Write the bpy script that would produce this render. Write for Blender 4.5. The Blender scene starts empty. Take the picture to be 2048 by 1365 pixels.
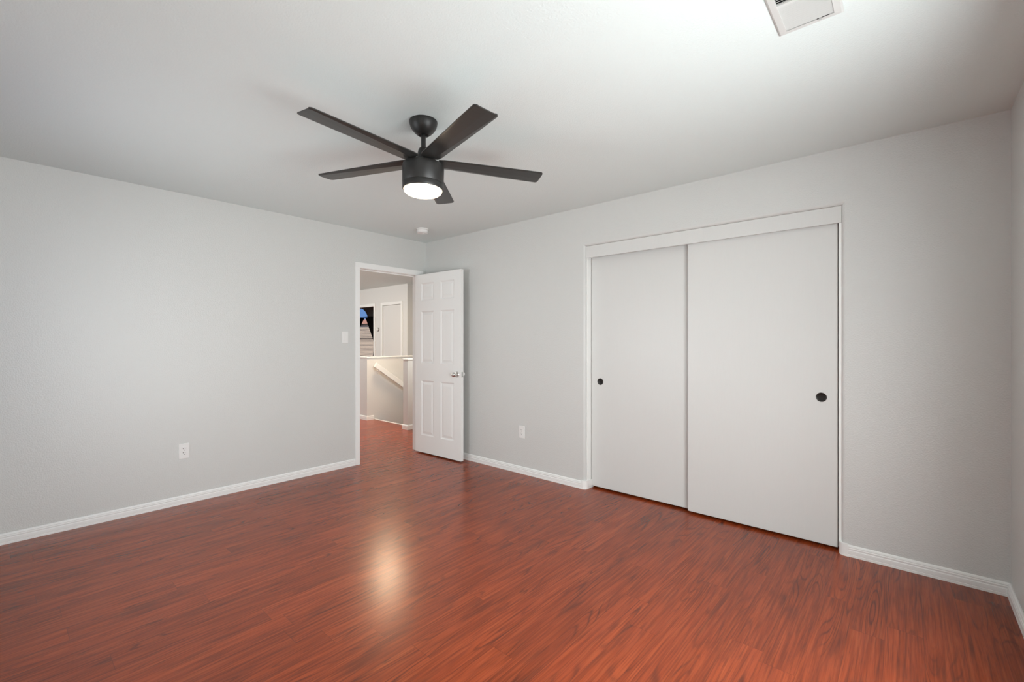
import bpy, bmesh, math, random
from mathutils import Vector, Matrix

# ------------------------------------------------------------------ camera, sky, lights, exposure
scene = bpy.context.scene
COL = scene.collection
PI = math.pi
R = math.radians
W = 4.672            # room width (x), back wall is y = 0, left wall is x = 0
H = 2.44             # ceiling height
YF = -3.72           # wall behind the camera

cam_data = bpy.data.cameras.new('camera')
cam = bpy.data.objects.new('camera', cam_data)
COL.objects.link(cam)
cam.location = (4.281, -3.343, 1.281)
cam.rotation_euler = (R(90), 0, R(41.213))
cam_data.sensor_width = 36.0
cam_data.lens = 36.0 * 902.0 / 2048.0
cam_data.clip_start = 0.02
cam_data.clip_end = 200
scene.camera = cam

vs = scene.view_settings
scene.display_settings.display_device = 'sRGB'
vs.view_transform = 'Standard'
vs.look = 'None'
vs.gamma = 1.0
vs.use_curve_mapping = False
vs.exposure = 0.0

world = bpy.data.worlds.new('sky')
scene.world = world
world.use_nodes = True
wn = world.node_tree
wn.nodes.clear()
w_out = wn.nodes.new('ShaderNodeOutputWorld')
w_bg = wn.nodes.new('ShaderNodeBackground')
w_tc = wn.nodes.new('ShaderNodeTexCoord')
w_sep = wn.nodes.new('ShaderNodeSeparateXYZ')
w_ramp = wn.nodes.new('ShaderNodeValToRGB')           # clear sky: pale at the horizon, blue above
w_ramp.color_ramp.elements[0].position = 0.0
w_ramp.color_ramp.elements[0].color = (0.24, 0.47, 0.95, 1)
w_ramp.color_ramp.elements[1].position = 0.5
w_ramp.color_ramp.elements[1].color = (0.08, 0.22, 0.70, 1)
w_bg.inputs['Strength'].default_value = 0.7
wn.links.new(w_tc.outputs['Generated'], w_sep.inputs[0])
wn.links.new(w_sep.outputs[2], w_ramp.inputs[0])
wn.links.new(w_ramp.outputs[0], w_bg.inputs[0])
wn.links.new(w_bg.outputs[0], w_out.inputs[0])


def area_light(name, loc, direction, sx, sy, power, color=(1, 1, 1), spread=180):
    d = bpy.data.lights.new(name, 'AREA')
    d.shape = 'RECTANGLE'
    d.size = sx
    d.size_y = sy
    d.energy = power
    d.color = color
    d.spread = R(spread)
    o = bpy.data.objects.new(name, d)
    o.location = loc
    o.rotation_euler = Vector(direction).to_track_quat('-Z', 'Y').to_euler()
    COL.objects.link(o)
    return o


sun_d = bpy.data.lights.new('sun', 'SUN')
sun_d.energy = 5.0
sun_d.angle = R(0.6)
sun_d.color = (1.0, 0.95, 0.88)
sun = bpy.data.objects.new('sun', sun_d)
sun.rotation_euler = Vector((0.10, 0.57, -0.82)).to_track_quat('-Z', 'Y').to_euler()
sun.location = (0, -10, 12)
COL.objects.link(sun)

# daylight through the right window, outside the frame, then added fill lights
WIN_Y0, WIN_Y1, WIN_Z0, WIN_Z1 = -2.90, -1.25, 0.50, 1.90      # right wall
FWX0, FWX1 = 0.60, 2.00                                         # added window, wall behind the camera
area_light('window_daylight', (W + 0.24, (WIN_Y0 + WIN_Y1) / 2, (WIN_Z0 + WIN_Z1) / 2), (-1, 0, -0.19),
           WIN_Y1 - WIN_Y0 + 0.2, WIN_Z1 - WIN_Z0 + 0.1, 124, (0.96, 1.0, 0.985))
area_light('front_balance_light', ((FWX0 + FWX1) / 2, YF - 0.13, (WIN_Z0 + WIN_Z1) / 2), (0, 1, 0.0),
           FWX1 - FWX0, WIN_Z1 - WIN_Z0, 18, (0.97, 1.0, 0.985), 120)  # added behind the camera to balance the room's brightness
area_light('hall_fill', (-4.1, -0.08, 2.30), (0.1, 1, -0.75), 2.4, 0.5, 22, (0.97, 1.0, 0.97))  # added fill for the hall's far wall, no fixture there
area_light('hall_front_fill', (-4.5, -2.35, 1.5), (0.1, 1, 0), 2.8, 1.6, 42, (0.97, 1.0, 0.97))  # added fill for the hall and the open door
area_light('hall_side_fill', (-0.40, 0.26, 1.95), (-1, 0.10, -0.45), 0.7, 0.7, 20, (0.97, 1.0, 0.96))  # added fill for the stair walls and hall floor

# ------------------------------------------------------------------ materials
def nt(name):
    m = bpy.data.materials.new(name)
    m.use_nodes = True
    t = m.node_tree
    b = t.nodes['Principled BSDF']
    return m, t, b


def simple(name, col, rough=0.5, metal=0.0, spec=0.5):
    m, t, b = nt(name)
    b.inputs['Base Color'].default_value = (*col, 1)
    b.inputs['Roughness'].default_value = rough
    b.inputs['Metallic'].default_value = metal
    b.inputs['Specular IOR Level'].default_value = spec
    return m


def paint(name, col, rough, scale, strength, dist=0.002, detail=2.0, stretch=(1, 1, 1), mottle=0.0):
    m, t, b = nt(name)
    N, L = t.nodes, t.links
    g = N.new('ShaderNodeNewGeometry')
    mp = N.new('ShaderNodeVectorMath')
    mp.operation = 'MULTIPLY'
    mp.inputs[1].default_value = stretch
    L.new(g.outputs['Position'], mp.inputs[0])
    n = N.new('ShaderNodeTexNoise')
    n.inputs['Scale'].default_value = scale
    n.inputs['Detail'].default_value = detail
    L.new(mp.outputs[0], n.inputs['Vector'])
    bp = N.new('ShaderNodeBump')
    bp.inputs['Strength'].default_value = strength
    bp.inputs['Distance'].default_value = dist
    L.new(n.outputs[0], bp.inputs['Height'])
    L.new(bp.outputs[0], b.inputs['Normal'])
    b.inputs['Roughness'].default_value = rough
    if mottle:
        mx = N.new('ShaderNodeMix')
        mx.data_type = 'RGBA'
        mx.inputs[6].default_value = (*[c * (1 - mottle) for c in col], 1)
        mx.inputs[7].default_value = (*[min(1, c * (1 + mottle)) for c in col], 1)
        L.new(n.outputs[0], mx.inputs[0])
        L.new(mx.outputs[2], b.inputs['Base Color'])
    else:
        b.inputs['Base Color'].default_value = (*col, 1)
    return m


def floor_material():
    m, t, b = nt('mahogany_laminate')
    N, L = t.nodes, t.links

    def val(x):
        return x

    def mth(op, a, c=None, d=None, clamp=False):
        n = N.new('ShaderNodeMath')
        n.operation = op
        n.use_clamp = clamp
        for i, v in enumerate((a, c, d)):
            if v is None:
                continue
            if isinstance(v, (int, float)):
                n.inputs[i].default_value = v
            else:
                L.new(v, n.inputs[i])
        return n.outputs[0]

    def comb(x, y, z=0.0):
        n = N.new('ShaderNodeCombineXYZ')
        for i, v in enumerate((x, y, z)):
            if isinstance(v, (int, float)):
                n.inputs[i].default_value = v
            else:
                L.new(v, n.inputs[i])
        return n.outputs[0]

    def noise(vec, scale=1.0, detail=2.0, rough=0.5, distortion=0.0):
        n = N.new('ShaderNodeTexNoise')
        n.inputs['Scale'].default_value = scale
        n.inputs['Detail'].default_value = detail
        n.inputs['Roughness'].default_value = rough
        n.inputs['Distortion'].default_value = distortion
        L.new(vec, n.inputs['Vector'])
        return n.outputs[0]

    def white(vec):
        n = N.new('ShaderNodeTexWhiteNoise')
        n.noise_dimensions = '3D'
        L.new(vec, n.inputs['Vector'])
        s = N.new('ShaderNodeSeparateColor')
        L.new(n.outputs['Color'], s.inputs[0])
        return s.outputs

    def ramp(v, lo, hi):
        n = N.new('ShaderNodeMapRange')
        n.interpolation_type = 'SMOOTHSTEP'
        n.inputs[1].default_value = lo
        n.inputs[2].default_value = hi
        L.new(v, n.inputs[0])
        return n.outputs[0]

    def mix(f, a, c):
        n = N.new('ShaderNodeMix')
        n.data_type = 'RGBA'
        if isinstance(f, float):
            n.inputs[0].default_value = f
        else:
            L.new(f, n.inputs[0])
        for i, v in ((6, a), (7, c)):
            if isinstance(v, tuple):
                n.inputs[i].default_value = (*v, 1)
            else:
                L.new(v, n.inputs[i])
        return n.outputs[2]

    g = N.new('ShaderNodeNewGeometry')
    sp = N.new('ShaderNodeSeparateXYZ')
    L.new(g.outputs['Position'], sp.inputs[0])
    x, y = sp.outputs[0], sp.outputs[1]
    PW, PL = 0.125, 1.21
    xs = mth('DIVIDE', mth('ADD', x, 0.04), PW)
    row = mth('FLOOR', xs)
    rrow = white(comb(row, 3.7, 1.1))[0]
    ys = mth('ADD', mth('DIVIDE', y, PL), mth('MULTIPLY', rrow, 5.0))
    col = mth('FLOOR', ys)
    rnd = white(comb(row, col, 2.3))
    ox = mth('MULTIPLY', rnd[0], 40.0)
    oy = mth('MULTIPLY', rnd[1], 40.0)
    # cathedral grain: contour lines of a stretched noise field, one field per plank
    wob = noise(comb(mth('ADD', mth('MULTIPLY', x, 30.0), ox), mth('ADD', mth('MULTIPLY', y, 2.2), oy)), 1.0, 2.0)
    fx = mth('ADD', mth('MULTIPLY', x, 8.0), ox)
    fy = mth('ADD', mth('MULTIPLY', y, 0.62), oy)
    field = noise(comb(fx, fy), 1.0, 1.0, 0.4)
    field = mth('ADD', field, mth('MULTIPLY', wob, 0.014))
    rings = mth('SINE', mth('MULTIPLY', field, 2 * PI * 23.0))
    rings = mth('MULTIPLY_ADD', rings, 0.5, 0.5)
    line = mth('POWER', rings, 7.0)
    soft = mth('SINE', mth('MULTIPLY', field, 2 * PI * 6.5))
    soft = mth('MULTIPLY_ADD', soft, 0.5, 0.5)
    amp = ramp(noise(comb(mth('ADD', mth('MULTIPLY', x, 9.0), oy), mth('ADD', mth('MULTIPLY', y, 1.8), ox)), 1.0, 2.0), 0.36, 0.68)
    fib = noise(comb(mth('MULTIPLY', x, 210.0), mth('MULTIPLY', y, 5.0)), 1.0, 3.0, 0.6)
    fib3 = noise(comb(mth('ADD', mth('MULTIPLY', x, 120.0), oy), mth('ADD', mth('MULTIPLY', y, 3.2), ox)), 1.0, 2.0, 0.55)
    fib2 = noise(comb(mth('ADD', mth('MULTIPLY', x, 70.0), ox), mth('ADD', mth('MULTIPLY', y, 2.6), oy)), 1.0, 3.0, 0.6)
    patch = ramp(noise(comb(mth('ADD', mth('MULTIPLY', x, 11.0), oy), mth('ADD', mth('MULTIPLY', y, 2.2), ox), 4.0), 1.0, 3.0, 0.6), 0.52, 0.74)
    base = mix(ramp(fib2, 0.36, 0.62), FLOOR_MID, FLOOR_LIGHT)
    base = mix(mth('MULTIPLY', soft, 0.35), base, FLOOR_MID2)
    base = mix(mth('MULTIPLY', mth('MULTIPLY', line, amp), 0.80), base, FLOOR_DARK)
    base = mix(mth('MULTIPLY', patch, 0.55), base, FLOOR_DARK)
    base = mix(mth('MULTIPLY', ramp(fib, 0.5, 0.72), 0.46), base, FLOOR_DARK)
    base = mix(mth('MULTIPLY', ramp(fib3, 0.50, 0.70), 0.30), base, FLOOR_DARK)
    base = mix(mth('MULTIPLY', ramp(fib3, 0.48, 0.30), 0.30), base, FLOOR_HI)
    tone = mth('MULTIPLY_ADD', rnd[2], 0.22, 0.89)
    tn = N.new('ShaderNodeVectorMath')
    tn.operation = 'SCALE'
    L.new(base, tn.inputs[0])
    L.new(tone, tn.inputs['Scale'])
    base = tn.outputs[0]
    # plank seams
    ex = mth('MULTIPLY', mth('PINGPONG', xs, 0.5), PW)
    ey = mth('MULTIPLY', mth('PINGPONG', ys, 0.5), PL)
    seam = mth('SUBTRACT', 1.0, ramp(mth('MINIMUM', ex, ey), 0.0003, 0.0016))
    base = mix(mth('MULTIPLY', seam, 0.35), base, (0.03, 0.01, 0.006))
    L.new(base, b.inputs['Base Color'])
    rg = mth('MULTIPLY_ADD', fib, 0.03, FLOOR_ROUGH)
    L.new(rg, b.inputs['Roughness'])
    b.inputs['Specular IOR Level'].default_value = FLOOR_SPEC
    bp = N.new('ShaderNodeBump')
    bp.inputs['Strength'].default_value = 0.10
    bp.inputs['Distance'].default_value = 0.0006
    hgt = mth('SUBTRACT', fib, mth('MULTIPLY', seam, 0.8))
    L.new(hgt, bp.inputs['Height'])
    L.new(bp.outputs[0], b.inputs['Normal'])
    return m


FLOOR_LIGHT = (0.365, 0.062, 0.015)
FLOOR_MID = (0.265, 0.042, 0.008)
FLOOR_HI = (0.430, 0.095, 0.026)
FLOOR_MID2 = (0.200, 0.030, 0.009)
FLOOR_DARK = (0.088, 0.018, 0.007)
FLOOR_ROUGH = 0.235
FLOOR_SPEC = 0.42

M = {}
M['wall'] = paint('grey_wall_paint', (0.67, 0.675, 0.655), 0.38, 125, 0.56, 0.0035, 2.0)
M['hall_wall'] = paint('hall_wall_paint', (0.74, 0.73, 0.71), 0.5, 95, 0.25, 0.003, 2.5)
M['ceiling'] = paint('ceiling_texture', (0.76, 0.825, 0.81), 0.75, 125, 0.38, 0.004, 2.0)
M['trim'] = simple('white_trim_paint', (0.90, 0.90, 0.88), 0.35)
M['door'] = simple('white_door_paint', (0.89, 0.89, 0.87), 0.38)
M['closet'] = paint('white_closet_door_paint', (0.70, 0.70, 0.68), 0.36, 60, 0.25, 0.002, 3.0, (4.0, 4.0, 0.12), 0.015)
M['floor'] = floor_material()
M['black'] = simple('matte_black_metal', (0.018, 0.017, 0.016), 0.42)
M['blade'] = paint('black_blade_finish', (0.030, 0.030, 0.028), 0.32, 40, 0.15, 0.001, 2.0)
M['chrome'] = simple('polished_chrome', (0.72, 0.71, 0.69), 0.14, 1.0)
M['plastic'] = simple('white_plastic', (0.84, 0.835, 0.815), 0.3)
M['slot'] = simple('dark_slot', (0.03, 0.03, 0.03), 0.6)
M['bronze'] = simple('dark_bronze_pull', (0.022, 0.020, 0.018), 0.35, 0.6)
M['bronze_rim'] = simple('dark_bronze_rim', (0.05, 0.047, 0.043), 0.3, 0.7)
M['grey_metal'] = simple('grey_hinge_metal', (0.35, 0.34, 0.32), 0.35, 0.9)
M['vent'] = simple('white_vent_enamel', (0.64, 0.64, 0.62), 0.45)
M['duct'] = simple('dark_duct', (0.02, 0.02, 0.02), 0.9)
M['curtain'] = simple('black_curtain_cloth', (0.012, 0.010, 0.009), 0.85)
M['blind'] = simple('white_blind_slat', (0.75, 0.73, 0.68), 0.5)
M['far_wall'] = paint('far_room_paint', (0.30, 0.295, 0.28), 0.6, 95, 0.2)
M['stucco'] = paint('beige_stucco', (0.62, 0.48, 0.34), 0.9, 40, 0.3)
M['tile'] = paint('clay_roof_tile', (0.42, 0.20, 0.12), 0.8, 20, 0.4)
M['ground'] = paint('gravel_ground', (0.35, 0.31, 0.26), 0.95, 30, 0.3)
M['frame_dark'] = simple('dark_window_frame', (0.10, 0.095, 0.09), 0.5)


def lamp_material(name='lit_frosted_lens', col=(1.0, 0.83, 0.58), power=2.2):
    m, t, b = nt(name)
    b.inputs['Base Color'].default_value = (0.9, 0.88, 0.82, 1)
    b.inputs['Roughness'].default_value = 0.4
    b.inputs['Emission Color'].default_value = (*col, 1)
    b.inputs['Emission Strength'].default_value = power
    return m


M['lens'] = lamp_material()
M['streak_lens'] = lamp_material('streak_lamp_glow', (1.0, 0.70, 0.42), 1.0)  # glow of the added hall lamp


def glass_material():
    m, t, b = nt('window_glass')
    N, L = t.nodes, t.links
    N.remove(b)
    tr = N.new('ShaderNodeBsdfTransparent')
    gl = N.new('ShaderNodeBsdfGlossy')
    gl.inputs['Roughness'].default_value = 0.03
    mx = N.new('ShaderNodeMixShader')
    mx.inputs[0].default_value = 0.05
    L.new(tr.outputs[0], mx.inputs[1])
    L.new(gl.outputs[0], mx.inputs[2])
    L.new(mx.outputs[0], N['Material Output'].inputs[0])
    return m



def blind_material():
    m, t, b = nt('translucent_blind_slat')
    N, L = t.nodes, t.links
    b.inputs['Base Color'].default_value = (0.80, 0.76, 0.68, 1)
    tl = N.new('ShaderNodeBsdfTranslucent')
    tl.inputs[0].default_value = (0.80, 0.74, 0.64, 1)
    mx = N.new('ShaderNodeMixShader')
    mx.inputs[0].default_value = 0.5
    L.new(b.outputs[0], mx.inputs[1])
    L.new(tl.outputs[0], mx.inputs[2])
    L.new(mx.outputs[0], N['Material Output'].inputs[0])
    return m


M['blind'] = blind_material()
M['glass'] = glass_material()

# ------------------------------------------------------------------ mesh helpers
class MB:
    """collects shapes; build() links them as ONE mesh object"""

    def __init__(self):
        self.bm = bmesh.new()
        self.smooth = set()

    def box(self, x0, x1, y0, y1, z0, z1, bev=0.0, mat=None):
        t = bmesh.new()
        bmesh.ops.create_cube(t, size=1.0)
        for v in t.verts:
            v.co = Vector(((x0 + x1) / 2 + v.co.x * (x1 - x0), (y0 + y1) / 2 + v.co.y * (y1 - y0), (z0 + z1) / 2 + v.co.z * (z1 - z0)))
        if bev:
            bmesh.ops.bevel(t, geom=t.edges[:], offset=bev, segments=2, profile=0.5, affect='EDGES')
        self.add(t, mat)
        return self

    def add(self, t, mat=None, smooth=False):
        if mat is not None:
            bmesh.ops.transform(t, matrix=mat, verts=t.verts[:])
        me = bpy.data.meshes.new('tmp')
        if smooth:
            for f in t.faces:
                f.smooth = True
        t.to_mesh(me)
        t.free()
        self.bm.from_mesh(me)
        bpy.data.meshes.remove(me)
        return self

    def prism(self, pts, a, b, axis='z', smooth=False):
        """2D outline extruded along an axis; pts are (x,y) for z, (x,z) for y, (y,z) for x"""
        t = bmesh.new()

        def mk(p, h):
            if axis == 'z':
                return (p[0], p[1], h)
            if axis == 'y':
                return (p[0], h, p[1])
            return (h, p[0], p[1])
        lo = [t.verts.new(mk(p, a)) for p in pts]
        hi = [t.verts.new(mk(p, b)) for p in pts]
        n = len(pts)
        t.faces.new(lo)
        t.faces.new(hi)
        for i in range(n):
            f = t.faces.new((lo[i], lo[(i + 1) % n], hi[(i + 1) % n], hi[i]))
            f.smooth = smooth
        bmesh.ops.recalc_face_normals(t, faces=t.faces[:])
        me = bpy.data.meshes.new('tmp')
        t.to_mesh(me)
        t.free()
        self.bm.from_mesh(me)
        bpy.data.meshes.remove(me)
        return self

    def lathe(self, prof, n=48, mat=None, sharp=()):
        """(r, z) profile turned about z; open ends at r = 0 are closed"""
        t = bmesh.new()
        rings = []
        for r, z in prof:
            if r < 1e-6:
                rings.append([t.verts.new((0, 0, z))])
            else:
                rings.append([t.verts.new((r * math.cos(2 * PI * i / n), r * math.sin(2 * PI * i / n), z)) for i in range(n)])
        for k in range(len(rings) - 1):
            A, B = rings[k], rings[k + 1]
            for i in range(n):
                j = (i + 1) % n
                if len(A) == 1 and len(B) == 1:
                    continue
                if len(A) == 1:
                    t.faces.new((A[0], B[i], B[j]))
                elif len(B) == 1:
                    t.faces.new((A[i], B[0], A[j]))
                else:
                    t.faces.new((A[i], B[i], B[j], A[j]))
        bmesh.ops.recalc_face_normals(t, faces=t.faces[:])
        for f in t.faces:
            f.smooth = True
        for e in t.edges:
            if len(e.link_faces) == 2 and e.calc_face_angle(0) > R(38):
                e.smooth = False
        self.add(t, mat)
        return self

    def build(self, name, mat, parent=None):
        me = bpy.data.meshes.new(name)
        self.bm.to_mesh(me)
        self.bm.free()
        o = bpy.data.objects.new(name, me)
        me.materials.append(mat)
        COL.objects.link(o)
        if parent is not None:
            o.parent = parent
        return o


def tag(o, label=None, cat=None, group=None, kind=None):
    if label:
        o['label'] = label
    if cat:
        o['category'] = cat
    if group:
        o['group'] = group
    if kind:
        o['kind'] = kind
    return o


def struct(o, label=None, cat=None):
    return tag(o, label, cat, None, 'structure')


def empty(name, loc=(0, 0, 0), rot=(0, 0, 0)):
    o = bpy.data.objects.new(name, None)
    o.location = loc
    o.rotation_euler = rot
    o.empty_display_size = 0.1
    COL.objects.link(o)
    return o


def copy_tree(o, parent=None):
    c = o.copy()
    COL.objects.link(c)
    c.parent = parent
    for ch in list(o.children):
        copy_tree(ch, c)
    return c


def arc(cx, cy, r, a0, a1, n=8):
    return [(cx + r * math.cos(R(a0 + (a1 - a0) * i / n)), cy + r * math.sin(R(a0 + (a1 - a0) * i / n))) for i in range(n + 1)]


# ------------------------------------------------------------------ room shell
T = 0.115
DY0, DY1, DZ = -0.859, -0.100, 2.040      # clear opening of the bedroom doorway (left wall)
XL, XR, ZO = 2.190, 3.985, 2.100          # closet opening in the back wall
BN = 0.020                                # bullnose radius
ST0, ST1, STY = -2.28, -1.24, 0.735       # stairwell

f = MB()
f.box(-T, W, YF - .1, 0.76, -0.12, 0)                       # bedroom and closet
f.box(-6.2, -T, -2.5, STY, -0.12, 0)                        # hall
f.box(-6.2, ST0 - .11, STY, 2.2, -0.12, 0)
f.box(ST1 + .11, -T, STY, 3.5, -0.12, 0)
f.box(-12.5, -3.3, 2.2, 5.1, -0.12, 0)                      # far room
struct(f.build('floor', M['floor']), 'glossy reddish mahogany plank floor', 'floor')

c = MB()
c.box(-12.5, W + .12, YF - .12, 5.1, H, H + 0.1)
struct(c.build('ceiling', M['ceiling']), 'textured white ceiling', 'ceiling')

w = MB()                                                     # left wall with the doorway
w.box(-T, 0, YF, DY0 - 0.02, 0, H)
w.box(-T, 0, DY1 + 0.02, 0.76, 0, H)
w.box(-T, 0, DY0 - 0.02, DY1 + 0.02, DZ + 0.02, H)
struct(w.build('wall_left', M['wall']), 'light grey textured wall with the open doorway', 'wall')

w = MB()                                                     # back wall with the bullnosed closet opening
BT = 0.16
w.prism([(0.0, 0.0), (XL - BN, 0.0)] + arc(XL - BN, BN, BN, -90, 0) + [(XL, BT), (0.0, BT)], 0, H)
w.prism([(W, 0.0), (W, BT), (XR, BT), (XR, BN)] + arc(XR + BN, BN, BN, 180, 270)[1:], 0, H)
w.prism([(0.0, H), (0.0, ZO + BN)] + arc(BN, ZO + BN, BN, 180, 270)[1:] + [(BT, ZO), (BT, H)], XL - BN, XR + BN, 'x')
for fc in w.bm.faces:
    n = fc.normal
w_back = w.build('wall_back', M['wall'])
struct(w_back, 'grey textured wall around the sliding door closet', 'wall')

w = MB()                                                     # right wall with the window
w.box(W, W + .12, YF, WIN_Y0, 0, H)
w.box(W, W + .12, WIN_Y1, 0.76, 0, H)
w.box(W, W + .12, WIN_Y0, WIN_Y1, 0, WIN_Z0)
w.box(W, W + .12, WIN_Y0, WIN_Y1, WIN_Z1, H)
struct(w.build('wall_right', M['wall']), 'grey textured wall at the right edge', 'wall')

w = MB()
w.box(-T, FWX0, YF - .12, YF, 0, H)
w.box(FWX1, W + .12, YF - .12, YF, 0, H)
w.box(FWX0, FWX1, YF - .12, YF, 0, WIN_Z0)
w.box(FWX0, FWX1, YF - .12, YF, WIN_Z1, H)
struct(w.build('wall_front', M['wall']), 'grey wall behind the camera', 'wall')

w = MB()                                                     # closet interior
w.box(0, W, 0.76, 0.86, 0, H)
w.box(XL - .30, XL - .20, BT, 0.76, 0, H)
w.box(XR + .20, XR + .30, BT, 0.76, 0, H)
struct(w.build('wall_closet', M['wall']), 'inner walls of the closet', 'wall')

# bedroom window (outside the frame)
wy = (WIN_Y0 + WIN_Y1) / 2
w = MB()
for a, b_ in ((WIN_Y0, WIN_Y0 + .05), (WIN_Y1 - .05, WIN_Y1), (wy - .025, wy + .025)):
    w.box(W + .04, W + .09, a, b_, WIN_Z0, WIN_Z1)
w.box(W + .04, W + .09, WIN_Y0, WIN_Y1, WIN_Z0, WIN_Z0 + .05)
w.box(W + .04, W + .09, WIN_Y0, WIN_Y1, WIN_Z1 - .05, WIN_Z1)
win1 = struct(w.build('window_1', M['trim']), 'white sliding window in the right wall', 'window')
MB().box(W + .062, W + .066, WIN_Y0 + .05, WIN_Y1 - .05, WIN_Z0 + .05, WIN_Z1 - .05).build('pane', M['glass'], win1)


wx = (FWX0 + FWX1) / 2  # window added behind the camera to balance the light
w = MB()
for a, b_ in ((FWX0, FWX0 + .05), (FWX1 - .05, FWX1), (wx - .025, wx + .025)):
    w.box(a, b_, YF - .09, YF - .04, WIN_Z0, WIN_Z1)
w.box(FWX0, FWX1, YF - .09, YF - .04, WIN_Z0, WIN_Z0 + .05)
w.box(FWX0, FWX1, YF - .09, YF - .04, WIN_Z1 - .05, WIN_Z1)
win3 = struct(w.build('added_window_3', M['trim']), 'white sliding window added behind the camera to balance the light', 'window')
MB().box(FWX0 + .05, FWX1 - .05, YF - .066, YF - .062, WIN_Z0 + .05, WIN_Z1 - .05).build('pane', M['glass'], win3)


ev = MB()  # unseen overhang added to keep sun out of the front window
ev.box(-1.5, W + 1.0, YF - 1.75, YF - .12, H, H + .12)
struct(ev.build('sun_blocker_overhang', M['trim']), 'unseen overhang added behind the camera to block the sun', 'sun_blocker')


# ---- baseboards: a stepped profile swept along a straight run
BBP = [(0, 0), (0.013, 0), (0.013, 0.012), (0.0115, 0.0135), (0.0115, 0.015), (0.013, 0.0165), (0.013, 0.036), (0.0105, 0.040), (0.0105, 0.043), (0.0125, 0.046), (0.0125, 0.050), (0.0095, 0.053), (0.0095, 0.055), (0.0105, 0.058), (0.008, 0.064), (0.004, 0.068), (0, 0.068)]


def baseboard(name, p0, p1, nrm, label, m='trim'):
    p0, p1, nrm = Vector((*p0, 0)), Vector((*p1, 0)), Vector((*nrm, 0))
    t = bmesh.new()
    A = [t.verts.new(p0 + nrm * d + Vector((0, 0, z))) for d, z in BBP]
    B = [t.verts.new(p1 + nrm * d + Vector((0, 0, z))) for d, z in BBP]
    n = len(BBP)
    t.faces.new(A)
    t.faces.new(B)
    for i in range(n):
        t.faces.new((A[i], A[(i + 1) % n], B[(i + 1) % n], B[i]))
    bmesh.ops.recalc_face_normals(t, faces=t.faces[:])
    mb = MB()
    mb.add(t)
    return struct(mb.build(name, M[m]), label, 'baseboard')


baseboard('baseboard_left', (0, YF), (0, DY0 - .050), (1, 0), 'white baseboard under the left wall')
baseboard('baseboard_back', (0.0, 0), (XL - BN - .010, 0), (0, -1), 'white baseboard between the open door and the closet')
baseboard('baseboard_back_right', (XR + BN + .012, 0), (W, 0), (0, -1), 'white baseboard right of the closet')
baseboard('baseboard_right', (W, 0), (W, YF), (-1, 0), 'white baseboard under the right wall')
baseboard('baseboard_front', (0, YF), (W, YF), (0, 1), 'white baseboard behind the camera')


def corner_block(name, cx, sgn, label):
    """rounded white corner piece wrapping the bullnose at the closet opening"""
    o = BN + 0.0155
    if sgn < 0:      # left jamb: wall left of the opening
        out = [(cx - .010, 0), (cx - .010, -0.0155)] + arc(cx, BN, o, -90, 0) + [(cx + o, 0.118), (cx + BN, 0.118)] + arc(cx, BN, BN, 0, -90)
    else:
        out = [(cx + .012, 0), (cx + .012, -0.0155)] + arc(cx, BN, o, 270, 180) + [(cx - o, 0.032), (cx - BN, 0.032)] + arc(cx, BN, BN, 180, 270)
    mb = MB()
    mb.prism(out, 0, 0.072)
    return struct(mb.build(name, M['trim']), label, 'trim')


corner_block('trim_1', XL - BN, -1, 'white rounded corner block at the left closet jamb')
corner_block('trim_2', XR + BN, 1, 'white rounded corner block at the right closet jamb')

# white strips lining the closet jambs, set back behind the bullnose
mb = MB()
mb.box(XR - 0.016, XR, 0.022, 0.10, 0.0, ZO)
struct(mb.build('trim_3', M['trim']), 'narrow white strip on the right closet jamb', 'trim')
mb = MB()
mb.box(XL, XL + 0.006, 0.030, 0.123, 0.068, ZO)
struct(mb.build('trim_4', M['trim']), 'white lining of the left closet jamb', 'trim')

# fascia board hiding the sliding track
mb = MB()
mb.box(XL + 0.001, XR - 0.001, 0.014, 0.030, 1.998, ZO - 0.001, 0.0015)
fas = struct(mb.build('trim_5', M['closet']), 'long white fascia board over the sliding closet doors', 'trim')

# ---- doorway casing and jambs
mb = MB()
CWD = 0.048
mb.box(-T - .001, 0.001, DY0 - .019, DY0, 0, DZ + .019)
mb.box(-T - .001, 0.001, DY1, DY1 + .019, 0, DZ + .019)
mb.box(-T - .001, 0.001, DY0, DY1, DZ, DZ + .019)
mb.box(-0.062, -0.050, DY0, DY0 + .012, 0, DZ)              # stops
mb.box(-0.062, -0.050, DY0, DY1, DZ - .012, DZ)
struct(mb.build('trim_6', M['trim']), 'white jamb lining the bedroom doorway', 'trim')
mb = MB()
for x0, x1 in ((0, 0.014), (-T - .014, -T)):
    mb.box(x0, x1, DY0 - .004 - CWD, DY0 - .004, 0, DZ + .004, 0.0012)
    mb.box(x0, x1, DY1 + .004, DY1 + .004 + CWD, 0, DZ + .004, 0.0012)
    mb.box(x0, x1, DY0 - .004 - CWD, min(DY1 + .004 + CWD, -0.004), DZ + .004, DZ + .004 + CWD + .006, 0.0012)
struct(mb.build('trim_7', M['trim']), 'white flat casing around the bedroom doorway', 'trim')


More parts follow.
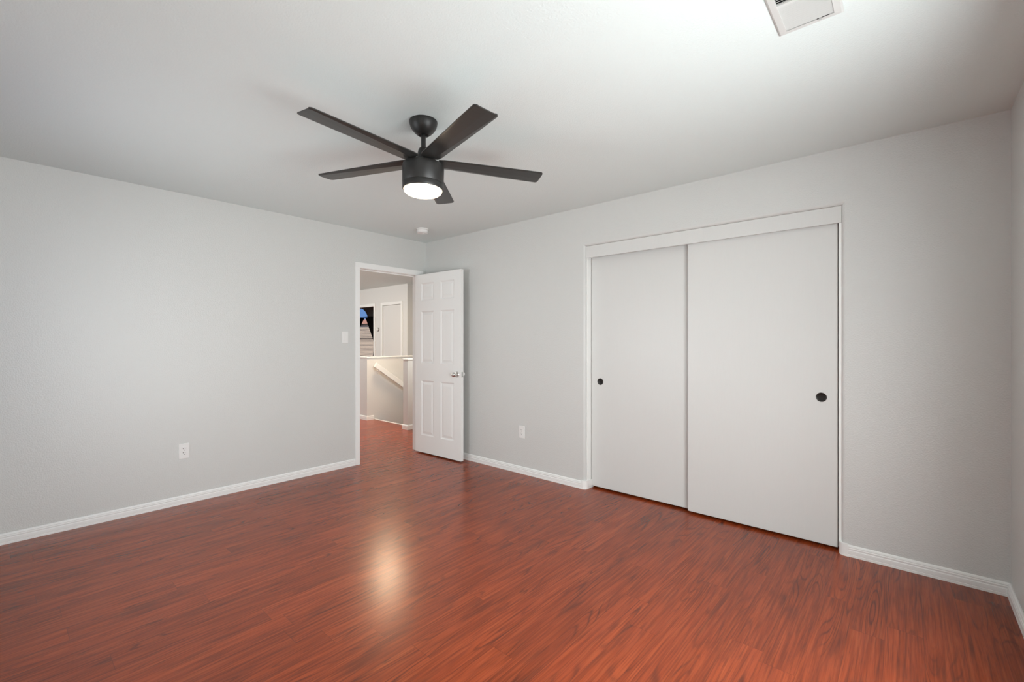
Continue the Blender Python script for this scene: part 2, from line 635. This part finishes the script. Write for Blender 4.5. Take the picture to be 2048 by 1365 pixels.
# ------------------------------------------------------------------ six-panel door
def panel_door_mesh(DW, DH, DT):
    """local: x along the leaf from the hinge, y = -DT (face seen) .. 0, z up"""
    xs = [0, .106, .319, .433, .646, DW]
    zs = [0, .198, .818, 1.016, 1.604, 1.726, 1.924, DH]
    t = bmesh.new()

    def quad(a):
        t.faces.new([t.verts.new(p) for p in a])
    for y, s in ((-DT, 1), (0.0, -1)):
        for i in range(5):
            for j in range(7):
                x0, x1, z0, z1 = xs[i], xs[i + 1], zs[j], zs[j + 1]
                if i in (1, 3) and j in (1, 3, 5):
                    rings = [(0, 0), (.006, .004), (.012, .008), (.020, .008), (.042, .0025), (.046, .002)]
                    pr = None
                    for ins, dep in rings:
                        cur = [(x0 + ins, y + s * dep, z0 + ins), (x1 - ins, y + s * dep, z0 + ins), (x1 - ins, y + s * dep, z1 - ins), (x0 + ins, y + s * dep, z1 - ins)]
                        if pr:
                            for k in range(4):
                                quad([pr[k], pr[(k + 1) % 4], cur[(k + 1) % 4], cur[k]])
                        pr = cur
                    quad(pr)
                else:
                    quad([(x0, y, z0), (x1, y, z0), (x1, y, z1), (x0, y, z1)])
    for x in (0, DW):
        quad([(x, -DT, 0), (x, 0, 0), (x, 0, DH), (x, -DT, DH)])
    for z in (0, DH):
        quad([(0, -DT, z), (DW, -DT, z), (DW, 0, z), (0, 0, z)])
    bmesh.ops.remove_doubles(t, verts=t.verts[:], dist=1e-5)
    bmesh.ops.recalc_face_normals(t, faces=t.faces[:])
    mb = MB()
    mb.add(t)
    return mb


DW, DH, DT = 0.752, 2.025, 0.035
leaf = panel_door_mesh(DW, DH, DT).build('door_1', M['door'])
leaf.location = (0.004, -0.122, 0.014)
leaf.rotation_euler = (0, 0, R(1.9))
struct(leaf, 'white six-panel door standing open against the back wall', 'door')

KX, KZ = DW - 0.060, 0.912


def knob(s, mat):
    t = MB()
    rot = Matrix.Translation((KX, (-DT if s < 0 else 0), KZ)) @ Matrix.Rotation(R(90 if s < 0 else -90), 4, 'X')
    t.lathe([(0, 0), (.031, 0), (.032, .003), (.029, .007), (.014, .010), (.0115, .014), (.0115, .030), (.017, .034), (.0245, .040), (.0265, .049), (.0245, .058), (.019, .063), (.010, .065), (0, .0655)], 32, rot)
    return t.build('door_knob', mat, leaf)


knob(-1, M['chrome'])
kb = knob(1, M['plastic'])
kb['label'] = 'white round knob on the wall side'
MB().box(DW - .001, DW + .002, -DT / 2 - .0115, -DT / 2 + .0115, KZ - .028, KZ + .028).build('latch_plate', M['chrome'], leaf)
for z in (0.22, 1.02, 1.80):
    hb = MB()
    hb.lathe([(0, -.045), (.006, -.045), (.006, .045), (0, .045)], 16, Matrix.Translation((-0.001, 0.007, z)))
    hb.box(-.0015, 0.0, -.030, 0.0, z - .044, z + .044)
    hb.build('hinge', M['grey_metal'], leaf)


# ------------------------------------------------------------------ sliding closet doors
def closet_door(x0, x1, yf, px, label):
    e = empty('closet_door', (x0, yf, 0))
    dt = 0.034
    wd = x1 - x0
    mb = MB()
    mb.box(0, wd, 0, dt, 0.016, 2.045, 0.004)
    mb.build('door_panel', M['closet'], e)
    rot = Matrix.Translation((px - x0, 0.0, 0.930)) @ Matrix.Rotation(R(90), 4, 'X')
    p = MB()
    p.lathe([(.0225, .0005), (.0245, .0025), (.0275, .0030), (.0290, .0015), (.0290, -.0002)], 40, rot)
    pl = p.build('finger_pull', M['bronze_rim'], e)
    p = MB()
    p.lathe([(0, .0006), (.020, .0006), (.0226, .0012)], 40, rot)
    p.build('pull_cup', M['bronze'], pl)
    tag(e, label, 'door', 'sliding closet doors')
    return e


closet_door(XL + 0.010, 3.125, 0.088, 2.290, 'white sliding closet door panel on the left, set behind the other one')
closet_door(3.052, XR - 0.022, 0.046, 3.879, 'wider white sliding closet door panel on the right, in front of the other one')

# ------------------------------------------------------------------ outlets and switch
def decor_device(name, loc, rotz, kind, label, cat, group=None):
    """wall plate; local: x across, y out of the wall is -y, z up"""
    e = empty(name, loc, (0, 0, rotz))
    pl = MB()
    pw, ph = .0365, .0595
    t = bmesh.new()
    bmesh.ops.create_cube(t, size=1)
    for v in t.verts:
        k = 1.0 if v.co.y > 0 else 0.94
        v.co = Vector((v.co.x * 2 * pw * k, -0.003 + v.co.y * 0.006, v.co.z * 2 * ph * (1 if v.co.y > 0 else .965)))
    bmesh.ops.bevel(t, geom=[ed for ed in t.edges], offset=.0012, segments=2, affect='EDGES')
    pl.add(t)
    pl.build('wall_plate', M['plastic'], e)
    if kind == 'outlet':
        b = MB()
        b.box(-.0165, .0165, -.0078, -.004, -.0335, .0335, .001)
        fb = b.build('receptacle', M['plastic'], e)
        s = MB()
        for zc in (.0165, -.0165):
            s.box(-.0085, -.0055, -.0081, -.0075, zc + .001, zc + .010)
            s.box(.0050, .0080, -.0081, -.0075, zc + .001, zc + .009)
            s.prism(arc(0, zc - .008, .0032, 0, 360, 12)[:-1], -.0081, -.0075, 'y')
        s.build('slot', M['slot'], fb)
        for z in (-.0485, .0485):
            MB().prism(arc(0, z, .0022, 0, 360, 12)[:-1], -.0066, -.005, 'y').build('screw', M['plastic'], e)
    else:
        b = MB()
        b.box(-.0170, .0170, -.0070, -.004, -.0340, .0340, .0005)
        b.build('switch_frame', M['plastic'], e)
        r_ = MB()
        r_.prism([(-.0070, .031), (-.0070, -.031), (-.0115, -.031), (-.0080, .0), (-.0078, .031)], -.0150, .0150, 'x')
        r_.build('rocker', M['plastic'], e)
    tag(e, label, cat, group)
    return e


decor_device('power_outlet', (0.0, -2.374, 0.415), R(90), 'outlet', 'white power outlet low on the left wall', 'outlet')
decor_device('power_outlet', (1.483, 0.0, 0.402), 0, 'outlet', 'white power outlet low on the back wall between open door and closet', 'outlet')
decor_device('light_switch', (0.0, -1.025, 1.318), R(90), 'switch', 'white rocker light switch on the left wall beside the doorway', 'switch')

# ------------------------------------------------------------------ smoke detector
e = empty('smoke_detector', (0.512, -0.445, H))
MB().lathe([(0, 0), (.060, 0), (.060, -.010), (.057, -.012), (0, -.012)], 48).build('mounting_base', M['plastic'], e)
MB().lathe([(.050, -.012), (.050, -.0155), (.0565, -.0155), (.0575, -.030), (.054, -.037), (.047, -.037), (.047, -.041), (.054, -.041), (.050, -.046), (.030, -.049), (0, -.050)], 48).build('cover', M['plastic'], e)
MB().lathe([(0, -.052), (.010, -.052), (.011, -.048), (0, -.048)], 24, Matrix.Translation((.018, -.006, 0))).build('test_button', M['plastic'], e)
tag(e, 'round white smoke detector on the ceiling near the far corner', 'smoke detector')

# ------------------------------------------------------------------ ceiling vent
VX0, VX1, VY1, VY0 = 3.918, 4.116, -1.388, -1.752
e = empty('ceiling_vent', ((VX0 + VX1) / 2, (VY0 + VY1) / 2, H))
hx, hy = (VX1 - VX0) / 2, (VY1 - VY0) / 2
ix, iy = hx - .026, hy - .026
mb = MB()
fp = [(0, 0), (0, -.004), (.006, -.008), (.024, -.010), (.026, -.010), (.026, 0)]
# frame as four mitred sides
t = bmesh.new()
loops = []
for d, z in fp:
    loops.append([t.verts.new(((hx - d) * sx, (hy - d) * sy, z)) for sx, sy in ((-1, -1), (1, -1), (1, 1), (-1, 1))])
for k in range(len(loops)):
    A, B = loops[k], loops[(k + 1) % len(loops)]
    for i in range(4):
        j = (i + 1) % 4
        t.faces.new((A[i], A[j], B[j], B[i]))
bmesh.ops.recalc_face_normals(t, faces=t.faces[:])
mb.add(t)
mb.box(-ix, ix, -.006, .006, -.009, -.003)
mb.build('vent_frame', M['vent'], e)
mb = MB()
mb.box(-ix, ix, -iy, iy, -.0012, -.0004)
mb.build('duct_opening', M['duct'], e)
for bank, s in ((1, 1), (-1, -1)):
    y = .012
    while y < iy - .002:
        mb = MB()
        yc = bank * y
        if bank > 0:    # blades facing the room side bank: nearly closed
            pts = [(yc - .0062, -.0030), (yc + .0012, -.0052), (yc + .0040, -.0104), (yc + .0048, -.0100), (yc + .0020, -.0044), (yc - .0056, -.0022)]
        else:
            pts = [(yc - .0042, -.0088), (yc + .0040, -.0030), (yc + .0032, -.0024), (yc - .0050, -.0082)]
        mb.prism(pts, -ix, ix, 'x')
        mb.build('louver', M['vent'], e)
        y += .0112
lv = MB()
lv.box(.022, .060, iy - .0035, iy - .0005, -.0104, -.009)
lv.build('lever_slot', M['slot'], e)
lv = MB()
lv.box(.028, .036, iy - .004, iy, -.020, -.009, .001)
lv.build('damper_lever', M['vent'], e)
tag(e, 'white louvered air vent register on the ceiling at the top edge', 'vent')

# ------------------------------------------------------------------ ceiling fan
FX, FY = 2.3613, -1.8605
fan = empty('ceiling_fan', (FX, FY, H))
tilt = (R(-1.41) * -1, R(-0.13), 0)     # the fan hangs slightly out of plumb
tag(fan, 'black five-blade ceiling fan with a lit round lamp', 'ceiling fan')


def lz(z):
    return z - H


MB().lathe([(0, 0), (.0725, 0), (.0735, -.004), (.0725, -.014), (.068, -.030), (.058, -.047), (.045, -.061), (.034, -.070), (.030, -.073), (.026, -.073), (.022, -.067), (0, -.065)], 56).build('canopy', M['black'], fan)
MB().lathe([(0, -.062), (.0125, -.062), (.0125, lz(2.26)), (0, lz(2.26))], 24).build('downrod', M['black'], fan)
MB().lathe([(0.0125, lz(2.300)), (.018, lz(2.300)), (.023, lz(2.295)), (.027, lz(2.285)), (.034, lz(2.255)), (.042, lz(2.228)), (.052, lz(2.214)), (0, lz(2.214))], 40).build('yoke_cover', M['black'], fan)
rt = Matrix.Rotation(math.atan(-.0246), 4, 'X') @ Matrix.Rotation(math.atan(-.0022), 4, 'Y')
TM = Matrix.Translation((0, 0, lz(2.2195))) @ rt @ Matrix.Translation((0, 0, -lz(2.2195)))
MB().lathe([(0, lz(2.213)), (.070, lz(2.213)), (.096, lz(2.211)), (.105, lz(2.208)), (.108, lz(2.203)), (.1085, lz(2.190)), (.1075, lz(2.109)), (.1065, lz(2.1075)), (0, lz(2.1075))], 64, TM).build('motor_housing', M['black'], fan)
MB().lathe([(0, lz(2.1065)), (.1065, lz(2.1065)), (.1070, lz(2.105)), (.1060, lz(2.080)), (.1045, lz(2.077)), (.1005, lz(2.077)), (.1005, lz(2.084)), (0, lz(2.084))], 64, TM).build('light_ring', M['black'], fan)
MB().lathe([(.1002, lz(2.083)), (.1002, lz(2.074)), (.097, lz(2.066)), (.086, lz(2.057)), (.066, lz(2.050)), (.035, lz(2.0455)), (0, lz(2.0445))], 64, TM).build('lamp_lens', M['lens'], fan)


def blade_mesh():
    """blade along +x, built at the fan's centre; crease along the counter-clockwise edge"""
    t = bmesh.new()
    r0, r1 = 0.075, 0.650
    us = [i / 16 * 0.96 for i in range(17)] + [0.96 + 0.04 * math.sin(i / 12 * PI / 2) for i in range(1, 13)]
    N = len(us) - 1
    th = 0.0045
    top, bot = [], []
    for i in range(N + 1):
        u = us[i]
        r = r0 + (r1 - r0) * u
        hw = 0.054 + 0.005 * min(1, u * 1.3)
        # rounded tip corners
        rc = 0.014
        if r > r1 - rc:
            d = r - (r1 - rc)
            hw -= rc - math.sqrt(max(rc * rc - d * d, 0))
        if u < 0.06:
            hw *= 0.90 + 0.10 * (u / 0.06)
        strip = 0.030 * (1 - u) + 0.008
        lo, hi = -hw, hw
        cr = hi - strip
        pts = [(lo, 0.0012), (lo + .006, 0.0), (lo * .4 + cr * .6, -0.0006), (cr, 0.0), (cr + strip * .5, strip * .16), (hi, strip * .34)]
        top.append([t.verts.new((r, y, z + th)) for y, z in pts])
        bot.append([t.verts.new((r, y, z)) for y, z in pts])
    K = len(top[0])
    for i in range(N):
        for k in range(K - 1):
            t.faces.new((top[i][k], top[i + 1][k], top[i + 1][k + 1], top[i][k + 1]))
            t.faces.new((bot[i][k], bot[i][k + 1], bot[i + 1][k + 1], bot[i + 1][k]))
        t.faces.new((top[i][0], bot[i][0], bot[i + 1][0], top[i + 1][0]))
        t.faces.new((top[i][-1], top[i + 1][-1], bot[i + 1][-1], bot[i][-1]))
    for i in (0, N):
        for k in range(K - 1):
            t.faces.new((top[i][k], top[i][k + 1], bot[i][k + 1], bot[i][k]))
    bmesh.ops.recalc_face_normals(t, faces=t.faces[:])
    return t


pitch = R(-6.6)
for k in range(5):
    ang = R(-158.67 + 72 * k)
    mat = TM @ Matrix.Translation((0, 0, lz(2.2175))) @ Matrix.Rotation(ang, 4, 'Z') @ Matrix.Rotation(pitch, 4, 'X')
    mb = MB()
    mb.add(blade_mesh(), mat)
    bl = mb.build('blade', M['blade'], fan)
    br = MB()
    br.box(.060, .128, -.030, .022, .0042, .0085, .0015, mat)
    br.build('blade_bracket', M['black'], bl)

lamp = bpy.data.lights.new('fan_lamp', 'POINT')
lamp.energy = 2.0
lamp.color = (1.0, 0.80, 0.55)
lamp.shadow_soft_size = 0.05
lo = bpy.data.objects.new('fan_lamp', lamp)
lo.location = (FX, FY, 2.035)
COL.objects.link(lo)

# ------------------------------------------------------------------ hall beyond the doorway
PZ = 1.025
w = MB()                                           # half wall left of the stairs, turning along the landing
w.box(ST0 - .11, ST0, .594, 3.4, -2.6, PZ - .02)
w.box(-2.95, ST0 - .11, .594, .704, 0, PZ - .02)
struct(w.build('wall_stair_left', M['hall_wall']), 'white half wall on the far side of the stairs', 'wall')
w = MB()
w.box(ST0 - .120, ST0 + .010, .584, 3.4, PZ - .02, PZ, .003)
w.box(-2.95, ST0 - .110, .584, .714, PZ - .02, PZ, .003)
struct(w.build('trim_8', M['trim']), 'white cap on the far half wall of the stairs', 'trim')
w = MB()                                           # half wall right of the stairs
w.box(ST1, ST1 + .11, .555, 3.4, -2.6, PZ - .02)
struct(w.build('wall_stair_right', M['hall_wall']), 'white half wall on the near side of the stairs', 'wall')
w = MB()
w.box(ST1 - .010, ST1 + .120, .545, 3.4, PZ - .02, PZ, .003)
struct(w.build('trim_9', M['trim']), 'white cap on the near half wall of the stairs', 'trim')

baseboard('baseboard_stair_left', (-2.95, .594), (ST0 + .012, .594), (0, -1), 'white baseboard on the end of the far half wall')
baseboard('baseboard_stair_left_side', (ST0, .594), (ST0, .715), (1, 0), 'white baseboard stub on the far half wall')
baseboard('baseboard_stair_right', (ST1 - .012, .555), (ST1 + .122, .555), (0, -1), 'white baseboard on the end of the near half wall')
baseboard('baseboard_stair_right_side', (ST1 + .11, .555), (ST1 + .11, 3.4), (1, 0), 'white baseboard along the near half wall')
baseboard('baseboard_stair_right_inner', (ST1, .555), (ST1, .715), (-1, 0), 'white baseboard stub inside the near half wall')

st = MB()                                          # stairs going down
for k in range(9):
    st.box(ST0, ST1, STY + .02 + .27 * k, STY + .02 + .27 * (k + 1), -.19 * (k + 1) - .15, -.19 * (k + 1))
struct(st.build('stairs', M['floor']), 'stairs going down between two half walls', 'stairs')
st = MB()
st.box(ST0, ST1, STY - .012, STY + .014, -.03, .006, .003)
struct(st.build('trim_10', M['trim']), 'pale nosing strip at the top of the stairs', 'trim')

# handrail on the far half wall
e = empty('stair_handrail', (ST0, .70, .90))
sl = math.atan2(.41, .605)
p = MB()
Lr = 2.4
mt = Matrix.Translation((.062, 0, -.005)) @ Matrix.Rotation(-sl, 4, 'X')
p.box(-.019, .019, 0, Lr, -.040, .040, .006, mt)
p.build('rail', M['trim'], e)
for d in (.10, 1.1, 2.1):
    q = MB()
    yy, zz = d * math.cos(sl), -d * math.sin(sl) - .035
    q.box(0, .006, yy - .02, yy + .02, zz - .06, zz + .0, .002)
    q.box(.004, .062, yy - .006, yy + .006, zz - .026, zz - .012, .002)
    q.box(.055, .068, yy - .015, yy + .015, zz - .026, zz - .002, .002)
    q.build('rail_bracket', M['trim'], e)
tag(e, 'white handrail sloping down along the stairs beyond the doorway', 'handrail')

# hall enclosure
FWY = 2.11
ODX = -4.56                                        # right side of the open doorway in the hall's far wall
w = MB()
HD0, HD1 = -4.185, -3.515                          # closed hall door
OD0, OD1 = -5.34, -4.525                           # open doorway
w.box(OD1, HD0 - .02, FWY, FWY + .1, 0, H)
w.box(HD1 + .02, -3.30, FWY, FWY + .1, 0, H)
w.box(-6.2, OD0, FWY, FWY + .1, 0, H)
w.box(OD0, OD1, FWY, FWY + .1, 2.045, H)
w.box(HD0 - .02, HD1 + .02, FWY, FWY + .1, 2.045, H)
struct(w.build('wall_hall_far', M['hall_wall']), 'white hall wall with a closed door and an open doorway', 'wall')
w = MB()
w.box(-3.40, -3.30, FWY + .1, 3.5, 0, H)
struct(w.build('wall_hall_corner', M['hall_wall']), 'hall wall turning the corner beside the stairs', 'wall')
w = MB()
w.box(-3.40, 0.0, 3.4, 3.5, -2.6, H)
struct(w.build('wall_stair_end', M['hall_wall']), 'wall at the far end of the stairs', 'wall')
w = MB()
w.box(-6.3, -6.2, -2.5, 2.2, 0, H)
struct(w.build('wall_hall_left', M['hall_wall']), 'hall wall at the far left', 'wall')
w = MB()
w.box(-6.2, -T, -2.6, -2.5, 0, H)
struct(w.build('wall_hall_front', M['hall_wall']), 'hall wall opposite the stairs', 'wall')
w = MB()
w.box(-T, 0.0, .76, 3.5, 0, H)
struct(w.build('wall_hall_right', M['hall_wall']), 'hall wall behind the bedroom closet', 'wall')


def hall_casing(x0, x1, name, label):
    m_ = MB()
    cw = .062
    m_.box(x0 - cw, x0, FWY - .014, FWY, 0, 2.04, .003)
    m_.box(x1, x1 + cw, FWY - .014, FWY, 0, 2.04, .003)
    m_.box(x0 - cw, x1 + cw, FWY - .014, FWY, 2.04, 2.04 + cw, .003)
    m_.box(x0 - .016, x0, FWY, FWY + .1, 0, 2.045)
    m_.box(x1, x1 + .016, FWY, FWY + .1, 0, 2.045)
    return struct(m_.build(name, M['trim']), label, 'trim')


hall_casing(HD0, HD1, 'trim_11', 'white casing around the closed hall door')
hall_casing(OD0, OD1, 'trim_12', 'white casing around the open hall doorway')
d = MB()
d.box(HD0 + .002, HD1 - .002, FWY + .010, FWY + .045, .012, 2.035, .002)
d2 = struct(d.build('door_2', M['hall_wall']), 'plain white closed door at the end of the hall', 'door')
for z in (.2, 1.0, 1.86):
    MB().box(HD1 - .008, HD1 + .002, FWY + .002, FWY + .012, z - .045, z + .045).build('hinge', M['grey_metal'], d2)
kn = MB()
kn.lathe([(0, 0), (.03, 0), (.03, .005), (.012, .01), (.012, .03), (.025, .04), (.025, .055), (0, .062)], 24, Matrix.Translation((HD0 + .07, FWY + .010, .93)) @ Matrix.Rotation(R(90), 4, 'X'))
kn.build('door_knob', M['chrome'], d2)

e = empty('added_streak_lamp', (-1.786, 0.648, H))  # unseen lamp added to lay a warm streak on the bedroom floor
MB().lathe([(0, 0), (.235, 0), (.235, -.010), (.225, -.014), (0, -.014)], 48).build('streak_lamp_base', M['trim'], e)
MB().lathe([(.222, -.012), (.218, -.022), (.19, -.034), (.12, -.044), (0, -.048)], 48).build('streak_lamp_shade', M['streak_lens'], e)
hl = bpy.data.lights.new('floor_streak_light', 'AREA')  # light of the added lamp, makes the floor streak
hl.shape = 'DISK'
hl.size = 0.36
hl.energy = 32
hl.color = (1.0, 0.75, 0.49)
hlo = bpy.data.objects.new('floor_streak_light', hl)
hlo.location = (-1.786, 0.648, H - 0.052)
COL.objects.link(hlo)
tag(e, 'unseen warm lamp added on the hall ceiling for the floor streak', 'ceiling lamp')

e = empty('thermostat', (-4.352, FWY, 1.53))
MB().lathe([(0, 0), (.040, 0), (.042, .004), (.040, .014), (0, .014)], 32, Matrix.Rotation(R(90), 4, 'X')).build('base_ring', M['grey_metal'], e)
MB().lathe([(0, .013), (.031, .013), (.031, .024), (.027, .028), (0, .029)], 32, Matrix.Rotation(R(90), 4, 'X')).build('dial', M['plastic'], e)
tag(e, 'small round thermostat on the hall wall between doorway and closed door', 'thermostat')

# far room with the arched window
FY0 = 4.9
AX, AR, AZ = -9.95, 0.585, 1.85
WX0, WX1, WZ0, WZ1 = -10.9, -8.70, 0.72, 1.85
w = MB()
w.box(-12.5, WX0, FY0, FY0 + .12, 0, H)
w.box(WX1, -3.3, FY0, FY0 + .12, 0, H)
w.box(WX0, WX1, FY0, FY0 + .12, 0, WZ0)
w.box(WX0, AX - AR, FY0, FY0 + .12, WZ1, H)
w.box(AX + AR, WX1, FY0, FY0 + .12, WZ1, H)
half = arc(AX, AZ, AR, 180, 0, 28)
w.prism([(AX - AR, H)] + half[:15] + [(AX, H)], FY0, FY0 + .12, 'y')
w.prism([(AX, H)] + half[14:] + [(AX + AR, H)], FY0, FY0 + .12, 'y')
struct(w.build('wall_far_room', M['far_wall']), 'dark grey wall with an arched window in the far room', 'wall')
w = MB()
w.box(-12.6, -12.5, FWY + .1, FY0 + .12, 0, H)
w.box(-3.42, -3.40, 3.5, FY0 + .12, 0, H)
w.box(-12.5, -6.2, FWY, FWY + .1, 0, H)
struct(w.build('wall_far_room_side', M['far_wall']), 'side walls of the far room', 'wall')
w = MB()
fr = arc(AX, AZ, AR, 0, 180, 28) + arc(AX, AZ, AR - .03, 180, 0, 28)
w.prism(fr, FY0 + .02, FY0 + .07, 'y')
w.box(WX0, WX1, FY0 + .02, FY0 + .07, WZ1 - .03, WZ1 + .02)
w.box(WX0, WX1, FY0 + .02, FY0 + .07, WZ0, WZ0 + .05)
for xx in (WX0, WX1 - .05):
    w.box(xx, xx + .05, FY0 + .02, FY0 + .07, WZ0, WZ1)
w.box(WX0, WX1, FY0 + .02, FY0 + .07, 1.33, 1.37)
win2 = struct(w.build('window_2', M['frame_dark']), 'arched window seen through the far doorway', 'window')
MB().prism([(AX - AR, AZ)] + arc(AX, AZ, AR, 180, 0, 24)[1:], FY0 + .044, FY0 + .047, 'y').box(WX0, WX1, FY0 + .044, FY0 + .047, WZ0, WZ1).build('pane', M['glass'], win2)

e = empty('window_blind', (0, FY0, 0))
mb = MB()
z = WZ0 + .02
while z < WZ1 - .02:
    mb.box(WX0 + .01, WX1 - .01, -.048, -.008, z - .0012, z + .0012, 0, Matrix.Translation((0, -.028, z)) @ Matrix.Rotation(R(-14), 4, 'X') @ Matrix.Translation((0, .028, -z)))
    z += .043
mb.build('slats', M['blind'], e)
MB().box(WX0 + .01, WX1 - .01, -.05, -.005, WZ1 - .03, WZ1 + .01).build('headrail', M['blind'], e)
tag(e, 'white horizontal blind across the far window', 'blind')

e = empty('curtain_rod', (0, FY0 - .10, 2.09))
p = MB()
p.lathe([(0, -1.05), (.011, -1.05), (.011, 1.05), (0, 1.05)], 16, Matrix.Translation((-9.55, 0, 0)) @ Matrix.Rotation(R(90), 4, 'Y'))
p.build('rod', M['black'], e)
for xx in (-10.62, -8.48):
    MB().lathe([(0, -.02), (.016, -.014), (.02, 0), (.016, .014), (0, .02)], 16, Matrix.Translation((xx, 0, 0))).build('finial', M['black'], e)
    MB().box(xx - .008, xx + .008, 0, .10, -.01, .01).build('rod_bracket', M['black'], e)
tag(e, 'black curtain rod over the far window', 'curtain rod')


def curtain(xo, xi, name_label):
    """gathered panel: hangs from xo (outer) to xi (meeting edge), tied back at z = 1.30"""
    t = bmesh.new()
    nz, nx = 40, 60
    zt, zb, tie = 2.072, 0.18, 1.20
    grid = []
    for i in range(nz + 1):
        z = zt + (zb - zt) * i / nz
        if z > tie:
            k = ((zt - z) / (zt - tie)) ** 0.9
            inner = xi + (xo - xi) * 0.72 * k
        else:
            k = (tie - z) / (tie - zb)
            inner = xo + (xi - xo) * (0.28 + 0.25 * k)
        row = []
        for j in range(nx + 1):
            s = j / nx
            x = xo + (inner - xo) * s
            y = FY0 - .10 + .022 * math.sin(s * 2 * PI * 7) * (0.5 + .5 * min(1, abs(z - tie) * 2))
            row.append(t.verts.new((x, y, z)))
        grid.append(row)
    for i in range(nz):
        for j in range(nx):
            fc = t.faces.new((grid[i][j], grid[i + 1][j], grid[i + 1][j + 1], grid[i][j + 1]))
            fc.smooth = True
    bmesh.ops.solidify(t, geom=t.faces[:], thickness=.004)
    mb = MB()
    mb.add(t)
    o = mb.build('curtain', M['curtain'])
    tag(o, name_label, 'curtain', 'black tied-back curtains')
    tb = MB()
    wdt = abs(xi - xo) * .28
    cx = xo + (xi - xo) * .14
    tb.box(cx - wdt / 2 - .01, cx + wdt / 2 + .01, FY0 - .130, FY0 - .070, tie - .025, tie + .025, .004)
    tb.build('tieback', M['curtain'], o)
    return o


curtain(-10.45, -9.415, 'black curtain tied back at the left of the far window')
curtain(-8.62, -9.40, 'black curtain tied back at the right of the far window')

# outside the far window
g = MB()
g.box(-40, 30, 5.3, 40, -3.0, -2.8)
struct(g.build('ground', M['ground']), 'gravel ground outside', 'ground')
e = empty('neighbour_house', (-31, 17, -2.8))
MB().box(-9, 9, -3, 4, 0, 5.3).build('house_wall', M['stucco'], e)
rf = MB()
rf.prism([(-3.12, 5.25), (4.6, 5.25), (.5, 5.95)], -9.5, 9.5, 'x')
rf.build('house_roof', M['tile'], e)
tag(e, 'beige neighbouring house with clay roof outside the far window', 'house')

# added fill under the ceiling, brightens the far room
area_light('far_room_fill', (-7.5, 3.4, 2.3), (0, 0, -1), 3.0, 1.0, 22, (1, .97, .93))
